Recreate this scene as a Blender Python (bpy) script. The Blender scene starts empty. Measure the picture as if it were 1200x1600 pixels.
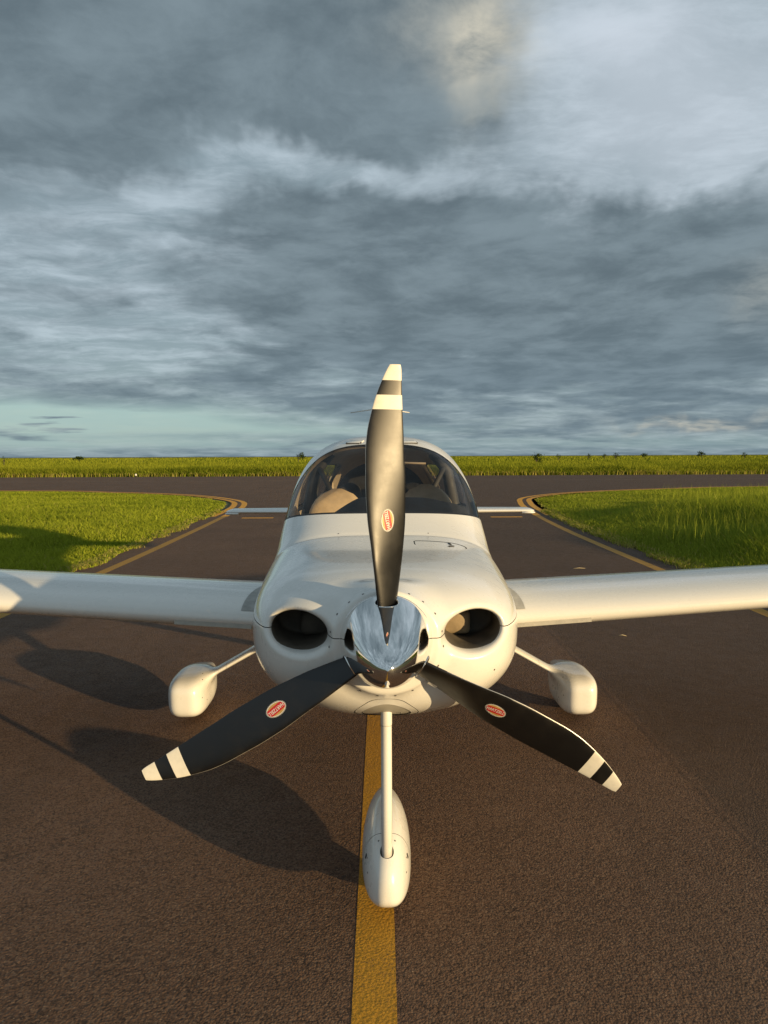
import bpy, bmesh, math, random
import numpy as np
from mathutils import Vector, Matrix
R = math.radians
rng = np.random.default_rng(7)
random.seed(7)
sc = bpy.context.scene
C = sc.collection

# ------------------------------------------------------------------ camera
cam_d = bpy.data.cameras.new('camera')
cam = bpy.data.objects.new('camera', cam_d); C.objects.link(cam)
cam_d.sensor_fit = 'VERTICAL'; cam_d.sensor_height = 24.0
cam_d.lens = 1109 / 1600 * 24.0
cam_d.clip_start = 0.05; cam_d.clip_end = 6000
cam.location = (0, -2.54, 1.84)
cam.rotation_euler = (Matrix.Rotation(R(90 - 4.54), 3, 'X') @ Matrix.Rotation(R(-0.24), 3, 'Z')).to_euler()
sc.camera = cam

# ------------------------------------------------------------------ light
SUN_EL = R(7.3); SUN_AZ = math.atan2(0.775, -0.632)        # azimuth from +Y, clockwise
S = Vector((math.cos(SUN_EL) * math.sin(SUN_AZ), math.cos(SUN_EL) * math.cos(SUN_AZ), math.sin(SUN_EL)))
sun_d = bpy.data.lights.new('sun', 'SUN'); sun_d.energy = 5.0; sun_d.angle = R(0.55); sun_d.color = (1.0, 0.73, 0.38)
sun = bpy.data.objects.new('sun', sun_d); C.objects.link(sun)
sun.rotation_euler = S.to_track_quat('Z', 'Y').to_euler(); sun.location = S * 40
sc.view_settings.view_transform = 'Standard'; sc.view_settings.look = 'None'
sc.view_settings.exposure = 0.22; sc.view_settings.gamma = 1.0
sc.cycles.use_denoising = True
sc.cycles.max_bounces = 8; sc.cycles.transparent_max_bounces = 12
sc.cycles.sample_clamp_indirect = 4.0

# ------------------------------------------------------------------ node helpers
class NT:
    def __init__(s, tree): s.t = tree; s.n = tree.nodes; s.l = tree.links
    def node(s, kind, **kw):
        n = s.n.new(kind)
        for k, v in kw.items(): setattr(n, k, v)
        return n
    def put(s, sock, v):
        if isinstance(v, bpy.types.NodeSocket): s.l.new(v, sock)
        elif v is not None: sock.default_value = v
    def m(s, op, a, b=None, c=None, clamp=False):
        n = s.node('ShaderNodeMath', operation=op, use_clamp=clamp)
        for i, v in enumerate((a, b, c)):
            if v is not None: s.put(n.inputs[i], v)
        return n.outputs[0]
    def vm(s, op, a, b=None, scale=None):
        n = s.node('ShaderNodeVectorMath', operation=op)
        s.put(n.inputs[0], a)
        if b is not None: s.put(n.inputs[1], b)
        if scale is not None: s.put(n.inputs['Scale'], scale)
        return n.outputs['Value'] if op in ('DOT_PRODUCT', 'LENGTH', 'DISTANCE') else n.outputs[0]
    def noise(s, vec, scale, detail=4, rough=0.55, dist=0.0, lac=2.0, out=0):
        n = s.node('ShaderNodeTexNoise')
        s.put(n.inputs['Vector'], vec); s.put(n.inputs['Scale'], scale); s.put(n.inputs['Detail'], detail)
        s.put(n.inputs['Roughness'], rough); s.put(n.inputs['Distortion'], dist); s.put(n.inputs['Lacunarity'], lac)
        return n.outputs[out]
    def voro(s, vec, scale, feature='F1', out=0):
        n = s.node('ShaderNodeTexVoronoi', feature=feature); s.put(n.inputs['Vector'], vec); s.put(n.inputs['Scale'], scale)
        return n.outputs[out]
    def ramp(s, v, lo, hi, a=0.0, b=1.0, smooth=True):
        n = s.node('ShaderNodeMapRange', interpolation_type='SMOOTHSTEP' if smooth else 'LINEAR')
        s.put(n.inputs['Value'], v); s.put(n.inputs['From Min'], lo); s.put(n.inputs['From Max'], hi)
        s.put(n.inputs['To Min'], a); s.put(n.inputs['To Max'], b)
        return n.outputs[0]
    def mix(s, f, a, b, blend='MIX'):
        n = s.node('ShaderNodeMix', data_type='RGBA', blend_type=blend)
        s.put(n.inputs[0], f); s.put(n.inputs[6], a); s.put(n.inputs[7], b)
        return n.outputs[2]
    def sep(s, v):
        n = s.node('ShaderNodeSeparateXYZ'); s.put(n.inputs[0], v); return n.outputs
    def comb(s, x, y, z):
        n = s.node('ShaderNodeCombineXYZ')
        for i, v in enumerate((x, y, z)): s.put(n.inputs[i], v)
        return n.outputs[0]

# ------------------------------------------------------------------ sky (world)
world = bpy.data.worlds.new('World'); sc.world = world; world.use_nodes = True
def px_dir(x, y):                                             # direction in the sky of a feature
    v = Vector(((x - 600) / 1109, (800 - y) / 1109, -1)); v.normalize()
    return cam.rotation_euler.to_matrix() @ v
def build_world():
    t = NT(world.node_tree); t.n.clear()
    out = t.node('ShaderNodeOutputWorld'); bg = t.node('ShaderNodeBackground'); bg.inputs[1].default_value = 0.1
    t.l.new(bg.outputs[0], out.inputs[0])
    sky = t.node('ShaderNodeTexSky', sky_type='NISHITA', sun_disc=False)
    sky.sun_elevation = SUN_EL; sky.sun_rotation = SUN_AZ; sky.air_density = 1.0; sky.dust_density = 1.2; sky.ozone_density = 1.5
    D = t.node('ShaderNodeTexCoord').outputs['Generated']
    x, y, z = t.sep(D)
    zc = t.m('MAXIMUM', z, 0.0)
    den = t.m('ADD', zc, 0.11)
    P = t.comb(t.m('DIVIDE', x, den), t.m('DIVIDE', y, den), 0.0)   # a flat cloud deck seen in perspective
    warp = t.vm('SUBTRACT', t.noise(P, 1.1, 4, 0.55, out=1), (0.5, 0.5, 0.5))
    Pw = t.vm('ADD', P, t.vm('SCALE', warp, scale=0.42))
    edge = t.noise(Pw, 1.25, 10, 0.60)                        # torn shapes of the low dark cloud
    inner = t.noise(t.vm('ADD', Pw, (3.7, 1.3, 0.0)), 2.8, 8, 0.62)
    veil = t.noise(t.vm('MULTIPLY', Pw, (0.9, 1.5, 1.0)), 2.6, 9, 0.66, 0.15)  # thin high cloud
    Dw = t.vm('ADD', D, t.vm('SCALE', t.vm('SUBTRACT', t.noise(D, 4.0, 5, 0.6, out=1), (0.5, 0.5, 0.5)), scale=0.22))
    def blob(px, py, rx, ry, vec=None):
        c = px_dir(px, py); right = c.cross(Vector((0, 0, 1))).normalized(); up = right.cross(c).normalized()
        d = t.vm('SUBTRACT', vec if vec is not None else Dw, tuple(c))
        u = t.m('DIVIDE', t.vm('DOT_PRODUCT', d, tuple(right)), rx / 1109)
        v = t.m('DIVIDE', t.vm('DOT_PRODUCT', d, tuple(up)), ry / 1109)
        r2 = t.m('ADD', t.m('MULTIPLY', u, u), t.m('MULTIPLY', v, v))
        return t.m('EXPONENT', t.m('MULTIPLY', r2, -1.0))
    def acc(terms, start=0.0):
        tot = start
        for k, b in terms: tot = t.m('MULTIPLY_ADD', b, k, tot)
        return tot
    lay = acc([(0.34, blob(230, 120, 420, 130)), (0.26, blob(640, 130, 230, 110)), (0.30, blob(900, 370, 430, 80)), (0.16, blob(560, 400, 240, 90)),
               (0.22, blob(960, 545, 420, 90)), (0.14, blob(560, 540, 330, 60)),
               (-0.62, blob(1080, 165, 220, 105)), (-0.36, blob(400, 285, 330, 50)), (-0.20, blob(110, 430, 300, 90)), (-0.14, blob(640, 270, 150, 40)),
               (-0.20, blob(720, 555, 110, 16)), (-0.16, blob(250, 545, 200, 25)), (-0.30, blob(960, 20, 130, 60))], 0.03)
    cov = t.ramp(t.m('ADD', lay, t.m('MULTIPLY_ADD', t.m('SUBTRACT', edge, 0.5), 1.15, 0.5)), 0.34, 0.70)
    lowz = t.ramp(z, 0.0, 0.22, 1.0, 0.0)
    def lin(r, g, b): return tuple(((c / 255 + 0.055) / 1.055) ** 2.4 * 10 for c in (r, g, b)) + (1,)
    hi = t.mix(t.ramp(veil, 0.35, 0.67), lin(136, 152, 160), lin(178, 192, 201))
    hi = t.mix(t.m('MULTIPLY', t.m('ADD', blob(1080, 165, 220, 120), blob(960, 10, 120, 60)), 0.50, clamp=True), hi, lin(210, 218, 228))
    hi = t.mix(t.m('MULTIPLY', lowz, 0.55), hi, lin(134, 155, 163))
    lo = t.mix(t.ramp(inner, 0.30, 0.70), lin(92, 106, 114), lin(120, 135, 143))
    lo = t.mix(t.m('MULTIPLY', lowz, 0.55), lo, lin(100, 120, 134))
    cloud = t.mix(cov, hi, lo)
    # sunlit cloud tops
    warm = acc([(0.75, blob(740, 64, 36, 68)), (0.35, blob(800, 64, 40, 70)), (0.20, blob(1195, 480, 30, 40)), (0.55, blob(1090, 677, 85, 9)), (0.3, blob(700, 20, 80, 50))])
    cloud = t.mix(t.m('MULTIPLY', warm, t.ramp(inner, 0.30, 0.62), clamp=True), cloud, lin(206, 200, 182))
    # open strips of clear sky low above the horizon, with cloud streaks in them
    Ds = t.vm('MULTIPLY', D, (2.2, 2.2, 26.0)); st = t.noise(Ds, 2.4, 5, 0.55)
    D2 = t.vm('ADD', D, t.comb(0.0, 0.0, t.m('MULTIPLY', t.m('SUBTRACT', t.noise(D, 5.0, 4), 0.5), 0.018)))
    gap = acc([(2.0, blob(20, 655, 300, 21, D2)), (0.75, blob(130, 694, 480, 10, D2)), (0.5, blob(470, 672, 220, 8, D2)), (0.35, blob(1050, 690, 260, 9, D2))])
    gap = t.m('MULTIPLY', gap, t.ramp(st, 0.30, 0.44), clamp=True)
    clear = t.mix(0.75, sky.outputs[0], lin(166, 198, 200))
    col = t.mix(t.m('MULTIPLY', gap, 0.85), cloud, clear)
    col = t.mix(t.m('MULTIPLY_ADD', cov, -0.10, 0.13), col, sky.outputs[0])
    t.l.new(col, bg.inputs[0])
build_world()

# ------------------------------------------------------------------ materials
MATS = {}
def new_mat(name):
    m = bpy.data.materials.new(name); m.use_nodes = True
    t = NT(m.node_tree); p = t.n['Principled BSDF']; MATS[name] = m
    return m, t, p
def pos(t): return t.node('ShaderNodeNewGeometry').outputs['Position']
def objc(t): return t.node('ShaderNodeTexCoord').outputs['Object']
def simple(name, col, rough=0.5, metal=0.0, var=0.08, scale=20, coat=0.0, bump=0.0, bscale=200, spec=0.5):
    m, t, p = new_mat(name)
    v = t.noise(objc(t), scale, 5, 0.6)
    f = t.ramp(v, 0.3, 0.7, 1 - var, 1 + var)
    p.inputs['Base Color'].default_value = (*col, 1)
    t.l.new(t.vm('SCALE', tuple(col), scale=f), p.inputs['Base Color'])
    t.l.new(t.ramp(v, 0.25, 0.75, max(0.02, rough * 0.85), min(1, rough * 1.15)), p.inputs['Roughness'])
    p.inputs['Metallic'].default_value = metal; p.inputs['Coat Weight'].default_value = coat
    p.inputs['Specular IOR Level'].default_value = spec
    p.inputs['Coat Roughness'].default_value = 0.06
    if bump:
        b = t.node('ShaderNodeBump'); b.inputs['Strength'].default_value = bump; b.inputs['Distance'].default_value = 0.002
        t.l.new(t.noise(objc(t), bscale, 4, 0.6), b.inputs['Height']); t.l.new(b.outputs[0], p.inputs['Normal'])
    return m
def white_paint():
    m, t, p = new_mat('white_paint')
    o = objc(t)
    dirt = t.ramp(t.noise(o, 7, 8, 0.7), 0.52, 0.8)
    speck = t.ramp(t.voro(o, 60), 0.10, 0.05)
    speck = t.m('MULTIPLY', speck, t.ramp(t.noise(o, 11, 2), 0.56, 0.66))
    c = t.mix(t.m('MULTIPLY', dirt, 0.07), (0.79, 0.78, 0.74, 1), (0.55, 0.50, 0.42, 1))
    c = t.mix(t.m('MULTIPLY', speck, 0.22), c, (0.25, 0.22, 0.18, 1))
    t.l.new(c, p.inputs['Base Color'])
    t.l.new(t.ramp(t.noise(o, 14, 5), 0.3, 0.7, 0.24, 0.36), p.inputs['Roughness'])
    p.inputs['Coat Weight'].default_value = 0.7; p.inputs['Coat Roughness'].default_value = 0.07
    return m
WHITE = white_paint()
def chrome():
    m, t, p = new_mat('polished_aluminium')
    p.inputs['Base Color'].default_value = (0.86, 0.86, 0.85, 1); p.inputs['Metallic'].default_value = 1
    o = objc(t)
    sw = t.noise(t.vm('MULTIPLY', o, (90, 8, 90)), 1.0, 4, 0.6)
    t.l.new(t.ramp(sw, 0.3, 0.7, 0.03, 0.085), p.inputs['Roughness'])
    b = t.node('ShaderNodeBump'); b.inputs['Strength'].default_value = 0.05; b.inputs['Distance'].default_value = 0.0006
    t.l.new(t.noise(o, 26, 3), b.inputs['Height']); t.l.new(b.outputs[0], p.inputs['Normal'])
    return m
CHROME = chrome()
def blade_black():
    m, t, p = new_mat('satin_black_blade_paint')
    o = objc(t)
    n = t.noise(o, 9, 7, 0.65)
    c = t.mix(t.ramp(n, 0.45, 0.75), (0.0045, 0.0045, 0.005, 1), (0.011, 0.010, 0.009, 1))
    t.l.new(c, p.inputs['Base Color'])
    t.l.new(t.ramp(n, 0.3, 0.7, 0.33, 0.41), p.inputs['Roughness'])
    p.inputs['Specular IOR Level'].default_value = 0.62
    return m
BLACKP = blade_black()
CREAM = simple('blade_tip_paint', (0.78, 0.75, 0.66), 0.42, var=0.05, scale=30)
EDGE = simple('bare_leading_edge', (0.62, 0.60, 0.56), 0.35, 0.6, var=0.1, scale=60)
RUBBER = simple('rubber', (0.022, 0.022, 0.024), 0.8, var=0.25, bump=0.2)
SEAL = simple('black_sealant', (0.012, 0.012, 0.013), 0.55)
DUCT = simple('duct_grey', (0.10, 0.085, 0.065), 0.75, var=0.3, scale=12)
BAFFLE = simple('baffle_tan', (0.33, 0.25, 0.15), 0.6, var=0.2, scale=15)
STEEL = simple('screw_steel', (0.18, 0.17, 0.16), 0.4, 0.8)
DARKSLOT = simple('dark_slot', (0.03, 0.03, 0.03), 0.7)
GREYPAINT = simple('walkway_grey', (0.40, 0.40, 0.38), 0.85, var=0.15, bump=0.3, bscale=400)
STRIP = simple('stall_strip_grey', (0.40, 0.38, 0.33), 0.5)
LINING = simple('cabin_lining', (0.62, 0.50, 0.35), 0.85, var=0.08, bump=0.2)
LEATHER = simple('tan_leather', (0.50, 0.38, 0.24), 0.55, var=0.12, scale=12, bump=0.3, bscale=120)
DARKLEA = simple('dark_upholstery', (0.035, 0.033, 0.032), 0.7, var=0.2, bump=0.2)
DASHB = simple('glareshield_black', (0.016, 0.016, 0.018), 0.75, var=0.2, bump=0.25)
GOLD = simple('badge_gold', (0.55, 0.34, 0.10), 0.4, var=0.12, scale=80)
RED = simple('badge_red', (0.55, 0.02, 0.02), 0.4, var=0.06)
BADGEW = simple('badge_white', (0.80, 0.78, 0.72), 0.4, var=0.04)
def glass():
    m, t, p = new_mat('acrylic_glazing')
    t.n.remove(p)
    o = t.n['Material Output']
    tr = t.node('ShaderNodeBsdfTransparent'); tr.inputs[0].default_value = (0.955, 0.965, 0.965, 1)
    gl = t.node('ShaderNodeBsdfGlossy'); gl.inputs['Roughness'].default_value = 0.03
    fr = t.node('ShaderNodeFresnel'); fr.inputs['IOR'].default_value = 1.38
    sm = t.ramp(t.noise(objc(t), 6, 5, 0.6), 0.4, 0.8, 0.0, 0.03)
    mx = t.node('ShaderNodeMixShader')
    t.l.new(t.m('ADD', t.m('MULTIPLY', fr.outputs[0], 0.62), sm, clamp=True), mx.inputs[0])
    t.l.new(tr.outputs[0], mx.inputs[1]); t.l.new(gl.outputs[0], mx.inputs[2]); t.l.new(mx.outputs[0], o.inputs[0])
    return m
GLASS = glass()

def asphalt():
    m, t, p = new_mat('brown_asphalt')
    P = pos(t); x, y, z = t.sep(P)
    wob = t.m('MULTIPLY', t.m('SUBTRACT', t.noise(P, 6, 3), 0.5), 0.05)
    rough_lane = t.ramp(t.m('ADD', x, wob), 1.72, 1.80)                       # the coarser paving lane
    left_lane = t.ramp(t.m('ADD', x, t.m('MULTIPLY', t.m('SUBTRACT', t.noise(P, 1.2, 4), 0.5), 0.8)), -1.0, -2.4)
    coarse = t.m('MAXIMUM', rough_lane, t.m('MULTIPLY', left_lane, 0.6))
    large = t.noise(P, 0.55, 5, 0.6); mid = t.noise(P, 7, 5, 0.65)
    cell = t.voro(P, 125, out=1); agg = t.sep(cell)[0]
    c = t.mix(t.ramp(large, 0.3, 0.7), (0.112, 0.061, 0.036, 1), (0.156, 0.088, 0.053, 1))
    c = t.mix(t.m('MULTIPLY', t.ramp(mid, 0.5, 0.75), 0.35), c, (0.075, 0.046, 0.030, 1))
    c = t.mix(t.ramp(agg, 0.60, 1.0, 0.0, 0.55), c, (0.21, 0.140, 0.092, 1))
    c = t.mix(t.ramp(agg, 0.50, 0.0, 0.0, 0.75), c, (0.034, 0.021, 0.014, 1))
    c = t.mix(t.m('MULTIPLY', rough_lane, 0.42), c, (0.062, 0.042, 0.030, 1))
    spark = t.m('MULTIPLY', t.ramp(t.voro(P, 34), 0.10, 0.05), t.ramp(t.noise(P, 3, 2), 0.5, 0.6))
    c = t.mix(t.m('MULTIPLY', spark, 0.75), c, (0.42, 0.34, 0.25, 1))
    seam = t.m('MULTIPLY', t.ramp(t.m('ABSOLUTE', t.m('SUBTRACT', t.m('ADD', x, wob), 1.72)), 0.03, 0.0), 0.40)
    c = t.mix(seam, c, (0.030, 0.020, 0.014, 1))
    # skid and tyre darkening down the taxi lane further out
    lanes = t.noise(t.vm('MULTIPLY', P, (1.2, 0.05, 1)), 1.0, 4, 0.6)
    c = t.mix(t.ramp(lanes, 0.5, 0.75, 0.0, 0.3), c, (0.064, 0.042, 0.030, 1))
    Pc = t.vm('ADD', P, t.vm('SCALE', t.vm('SUBTRACT', t.noise(P, 1.6, 6, 0.65, out=1), (0.5, 0.5, 0.5)), scale=0.9))
    crack = t.m('MULTIPLY', t.ramp(t.voro(Pc, 0.33, 'DISTANCE_TO_EDGE'), 0.004, 0.0), t.ramp(t.noise(P, 0.5, 3), 0.50, 0.60))
    c = t.mix(t.m('MULTIPLY', crack, 0.55), c, (0.020, 0.014, 0.010, 1))
    stain = t.ramp(t.noise(t.vm('ADD', P, (7.3, 2.1, 0)), 1.7, 5, 0.65), 0.62, 0.78, 0.0, 0.30)
    c = t.mix(stain, c, (0.050, 0.034, 0.024, 1))
    t.l.new(c, p.inputs['Base Color'])
    t.l.new(t.ramp(mid, 0.3, 0.7, 0.72, 0.9), p.inputs['Roughness'])
    p.inputs['Specular IOR Level'].default_value = 0.35
    h = t.m('ADD', t.m('MULTIPLY', t.m('SUBTRACT', 1.0, t.voro(P, 110)), 0.8), t.m('MULTIPLY', t.noise(P, 130, 5, 0.7), 0.5))
    h = t.m('ADD', h, t.m('MULTIPLY', t.noise(P, 40, 3, 0.6), 0.8))
    pits = t.m('MULTIPLY', t.ramp(t.noise(P, 38, 2, 0.5), 0.64, 0.74), -1.0)
    h = t.m('ADD', h, pits)
    b = t.node('ShaderNodeBump'); b.inputs['Distance'].default_value = 0.013
    t.l.new(t.ramp(coarse, 0, 1, 0.55, 1.0), b.inputs['Strength'])
    t.l.new(h, b.inputs['Height']); t.l.new(b.outputs[0], p.inputs['Normal'])
    return m
ASPH = asphalt()
def line_paint(name, col, wear_lo, wear_hi):
    m, t, p = new_mat(name)
    P = pos(t)
    n = t.m('ADD', t.m('MULTIPLY', t.noise(P, 70, 6, 0.75), 0.7), t.m('MULTIPLY', t.noise(P, 3.0, 3), 0.3))
    w = t.ramp(n, wear_lo, wear_hi)
    d = t.vm('SCALE', tuple(col), scale=0.62)
    c = t.mix(t.ramp(t.noise(P, 120, 4, 0.7), 0.35, 0.65), d, (*col, 1))
    c = t.mix(w, c, (0.10, 0.060, 0.037, 1))
    t.l.new(c, p.inputs['Base Color']); p.inputs['Roughness'].default_value = 0.75
    h = t.m('ADD', t.m('SUBTRACT', 1.0, t.voro(P, 80)), t.m('ADD', t.noise(P, 130, 5, 0.7), t.noise(P, 28, 3)))
    b = t.node('ShaderNodeBump'); b.inputs['Distance'].default_value = 0.013; b.inputs['Strength'].default_value = 0.28
    t.l.new(h, b.inputs['Height']); t.l.new(b.outputs[0], p.inputs['Normal'])
    return m
YEL = line_paint('yellow_line_paint', (0.60, 0.30, 0.018), 0.52, 0.70)
YEL2 = line_paint('orange_line_paint', (0.95, 0.44, 0.030), 0.66, 0.82)
DARKYEL = line_paint('dark_yellow_line_paint', (0.50, 0.26, 0.022), 0.50, 0.70)  # darker yellow with wear patches, for the near edge lines
FADED = line_paint('faded_line_paint', (0.40, 0.27, 0.14), 0.40, 0.62)
def soil():
    m, t, p = new_mat('soil_under_grass')
    P = pos(t)
    c = t.mix(t.ramp(t.noise(P, 1.3, 6), 0.35, 0.65), (0.055, 0.075, 0.016, 1), (0.085, 0.085, 0.03, 1))
    t.l.new(c, p.inputs['Base Color']); p.inputs['Roughness'].default_value = 0.95
    return m
SOIL = soil()
def leafy(name, ca, cb, cc):
    m, t, p = new_mat(name)
    at = t.node('ShaderNodeAttribute', attribute_name='tint')
    f = at.outputs['Fac']
    c = t.mix(t.ramp(f, 0.0, 0.6, smooth=False), (*ca, 1), (*cb, 1))
    c = t.mix(t.ramp(f, 0.75, 1.0, smooth=False), c, (*cc, 1))
    t.n.remove(p)
    d = t.node('ShaderNodeBsdfDiffuse'); tr = t.node('ShaderNodeBsdfTranslucent'); g = t.node('ShaderNodeBsdfGlossy')
    g.inputs['Roughness'].default_value = 0.45
    t.l.new(c, d.inputs[0]); t.l.new(c, tr.inputs[0]); t.l.new(c, g.inputs[0])
    a = t.node('ShaderNodeMixShader'); a.inputs[0].default_value = 0.35
    t.l.new(d.outputs[0], a.inputs[1]); t.l.new(tr.outputs[0], a.inputs[2])
    b = t.node('ShaderNodeMixShader'); b.inputs[0].default_value = 0.05
    t.l.new(a.outputs[0], b.inputs[1]); t.l.new(g.outputs[0], b.inputs[2])
    t.l.new(b.outputs[0], t.n['Material Output'].inputs[0])
    return m
GRASS = leafy('mown_grass', (0.160, 0.225, 0.018), (0.325, 0.375, 0.036), (0.42, 0.36, 0.12))
TALLG = leafy('tall_grass', (0.150, 0.215, 0.020), (0.310, 0.360, 0.042), (0.40, 0.34, 0.12))
FARG = leafy('savanna_grass', (0.120, 0.165, 0.014), (0.310, 0.335, 0.032), (0.38, 0.32, 0.10))
LEAF = leafy('tree_leaves', (0.022, 0.042, 0.010), (0.05, 0.08, 0.018), (0.08, 0.10, 0.03))
BARK = simple('bark', (0.09, 0.07, 0.05), 0.9, var=0.3)
STRAWM = simple('dry_straw', (0.55, 0.46, 0.28), 0.8)

# ------------------------------------------------------------------ mesh helpers
def tag(o, label=None, cat=None, group=None, kind=None):
    if label: o['label'] = label
    if cat: o['category'] = cat
    if group: o['group'] = group
    if kind: o['kind'] = kind
    return o
def mesh_obj(name, V, F, mats, parent=None, smooth=True, normals=None, mat_idx=None):
    me = bpy.data.meshes.new(name)
    me.from_pydata([tuple(map(float, v)) for v in V], [], [tuple(map(int, f)) for f in F])
    if not isinstance(mats, (list, tuple)): mats = [mats]
    for m in mats: me.materials.append(m)
    if mat_idx is not None: me.polygons.foreach_set('material_index', np.asarray(mat_idx, dtype=np.int32))
    me.polygons.foreach_set('use_smooth', np.full(len(me.polygons), bool(smooth)))
    if normals is not None: me.normals_split_custom_set_from_vertices([tuple(map(float, n)) for n in normals])
    me.update()
    o = bpy.data.objects.new(name, me); C.objects.link(o)
    if parent is not None: o.parent = parent
    return o
def fast_mesh(name, V, tri_loops, sizes, mat, tint=None):
    """V (n,3), loops flat, sizes per polygon"""
    me = bpy.data.meshes.new(name)
    me.vertices.add(len(V)); me.vertices.foreach_set('co', np.asarray(V, np.float32).ravel())
    me.loops.add(len(tri_loops)); me.loops.foreach_set('vertex_index', np.asarray(tri_loops, np.int32))
    me.polygons.add(len(sizes)); st = np.concatenate([[0], np.cumsum(sizes)[:-1]])
    me.polygons.foreach_set('loop_start', st.astype(np.int32))
    me.update(calc_edges=True)
    me.materials.append(mat)
    if tint is not None:
        a = me.attributes.new('tint', 'FLOAT', 'POINT'); a.data.foreach_set('value', np.asarray(tint, np.float32))
    o = bpy.data.objects.new(name, me); C.objects.link(o)
    return o
def hermite(xk, yk):
    """monotone-limited cubic interpolation"""
    xk = np.asarray(xk, float); yk = np.asarray(yk, float)
    d = np.diff(yk) / np.diff(xk); m = np.zeros_like(yk)
    m[1:-1] = np.where(d[:-1] * d[1:] > 0, 2 * d[:-1] * d[1:] / (d[:-1] + d[1:] + 1e-12), 0); m[0] = d[0]; m[-1] = d[-1]
    def f(x):
        x = np.clip(x, xk[0], xk[-1]); i = np.clip(np.searchsorted(xk, x) - 1, 0, len(xk) - 2)
        h = xk[i + 1] - xk[i]; s = (x - xk[i]) / h
        return ((2*s**3 - 3*s**2 + 1) * yk[i] + (s**3 - 2*s**2 + s) * h * m[i] + (-2*s**3 + 3*s**2) * yk[i+1] + (s**3 - s**2) * h * m[i+1])
    return f
def smin(a, b, k):
    h = np.clip(0.5 + 0.5 * (b - a) / k, 0, 1); return b * (1 - h) + a * h - k * h * (1 - h)
def smax(a, b, k): return -smin(-a, -b, k)
def grad(f, V, e=2e-4):
    g = np.empty_like(V)
    for i in range(3):
        d = np.zeros(3); d[i] = e
        p = V + d; q = V - d
        g[:, i] = (f(p[:, 0], p[:, 1], p[:, 2]) - f(q[:, 0], q[:, 1], q[:, 2])) / (2 * e)
    return g
def surface_nets(f, xs, ys, zs, newton=4, maxstep=0.004):
    X = xs[:, None, None]; Y = ys[None, :, None]; Z = zs[None, None, :]
    W = np.broadcast_to(f(X, Y, Z), (len(xs), len(ys), len(zs))).astype(np.float32)
    inside = W < 0
    nx, ny, nz = W.shape
    cs = np.zeros((nx-1, ny-1, nz-1), np.int8)
    for i in (0, 1):
        for j in (0, 1):
            for k in (0, 1): cs += inside[i:nx-1+i, j:ny-1+j, k:nz-1+k]
    act = np.argwhere((cs > 0) & (cs < 8))
    idx = -np.ones(cs.shape, np.int64); idx[tuple(act.T)] = np.arange(len(act))
    acc = np.zeros((len(act), 3)); cnt = np.zeros(len(act))
    ax = (xs, ys, zs)
    for a in range(3):
        o1, o2 = [b for b in range(3) if b != a]
        for u in (0, 1):
            for v in (0, 1):
                p = act.copy(); p[:, o1] += u; p[:, o2] += v
                q = p.copy(); q[:, a] += 1
                wa = W[tuple(p.T)]; wb = W[tuple(q.T)]
                mk = (wa < 0) != (wb < 0)
                t = np.where(mk, wa / np.where(mk, wa - wb, 1), 0)
                pt = np.stack([ax[c][p[:, c]] for c in range(3)], 1).astype(float)
                pt[:, a] += t * (ax[a][q[:, a]] - ax[a][p[:, a]])
                acc[mk] += pt[mk]; cnt[mk] += 1
    V = acc / cnt[:, None]
    F = []
    for a in range(3):
        o1, o2 = (a + 1) % 3, (a + 2) % 3
        sl = [slice(None)] * 3; sl2 = [slice(None)] * 3
        sl[a] = slice(0, -1); sl2[a] = slice(1, None)
        A = inside[tuple(sl)]; B = inside[tuple(sl2)]
        e = np.argwhere(A != B)
        ok = (e[:, o1] > 0) & (e[:, o2] > 0) & (e[:, o1] < W.shape[o1] - 1) & (e[:, o2] < W.shape[o2] - 1)
        e = e[ok]
        def cell(d1, d2):
            p = e.copy(); p[:, o1] += d1; p[:, o2] += d2; return idx[tuple(p.T)]
        q = np.stack([cell(-1, -1), cell(0, -1), cell(0, 0), cell(-1, 0)], 1)
        fl = ~A[tuple(e.T)]
        q[fl] = q[fl][:, ::-1]
        F.append(q)
    F = np.concatenate(F); F = F[(F >= 0).all(1)]
    for _ in range(newton):
        g = grad(f, V); n2 = (g * g).sum(1)
        st = -f(V[:, 0], V[:, 1], V[:, 2])[:, None] * g / np.maximum(n2, 1e-6)[:, None]
        L = np.linalg.norm(st, axis=1); st *= np.minimum(1, maxstep / np.maximum(L, 1e-9))[:, None]
        V = V + st
    return V, F
def clip(V, F, g, keep_attr=None):
    """keep the part of the surface where g >= 0, cutting faces cleanly"""
    V = np.asarray(V); g = np.asarray(g, float); pos_ = g >= 0
    full, cut = [], []
    for fc in F:
        s = sum(pos_[i] for i in fc)
        if s == len(fc): full.append(tuple(fc))
        elif s: cut.append(fc)
    nv = list(map(tuple, V)); cache = {}
    def edge(a, b):
        k = (a, b) if a < b else (b, a)
        if k not in cache:
            a, b = k; t = g[a] / (g[a] - g[b]); cache[k] = len(nv); nv.append(tuple(V[a] + t * (V[b] - V[a])))
        return cache[k]
    for fc in cut:
        poly = []
        n = len(fc)
        for i in range(n):
            a, b = int(fc[i]), int(fc[(i+1) % n])
            if pos_[a]: poly.append(a)
            if pos_[a] != pos_[b]: poly.append(edge(a, b))
        if len(poly) >= 3: full.append(tuple(poly))
    nv = np.array(nv)
    used = np.unique(np.concatenate([np.asarray(p) for p in full])) if full else np.array([], int)
    rm = -np.ones(len(nv), np.int64); rm[used] = np.arange(len(used))
    return nv[used], [tuple(int(rm[i]) for i in p) for p in full]
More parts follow.
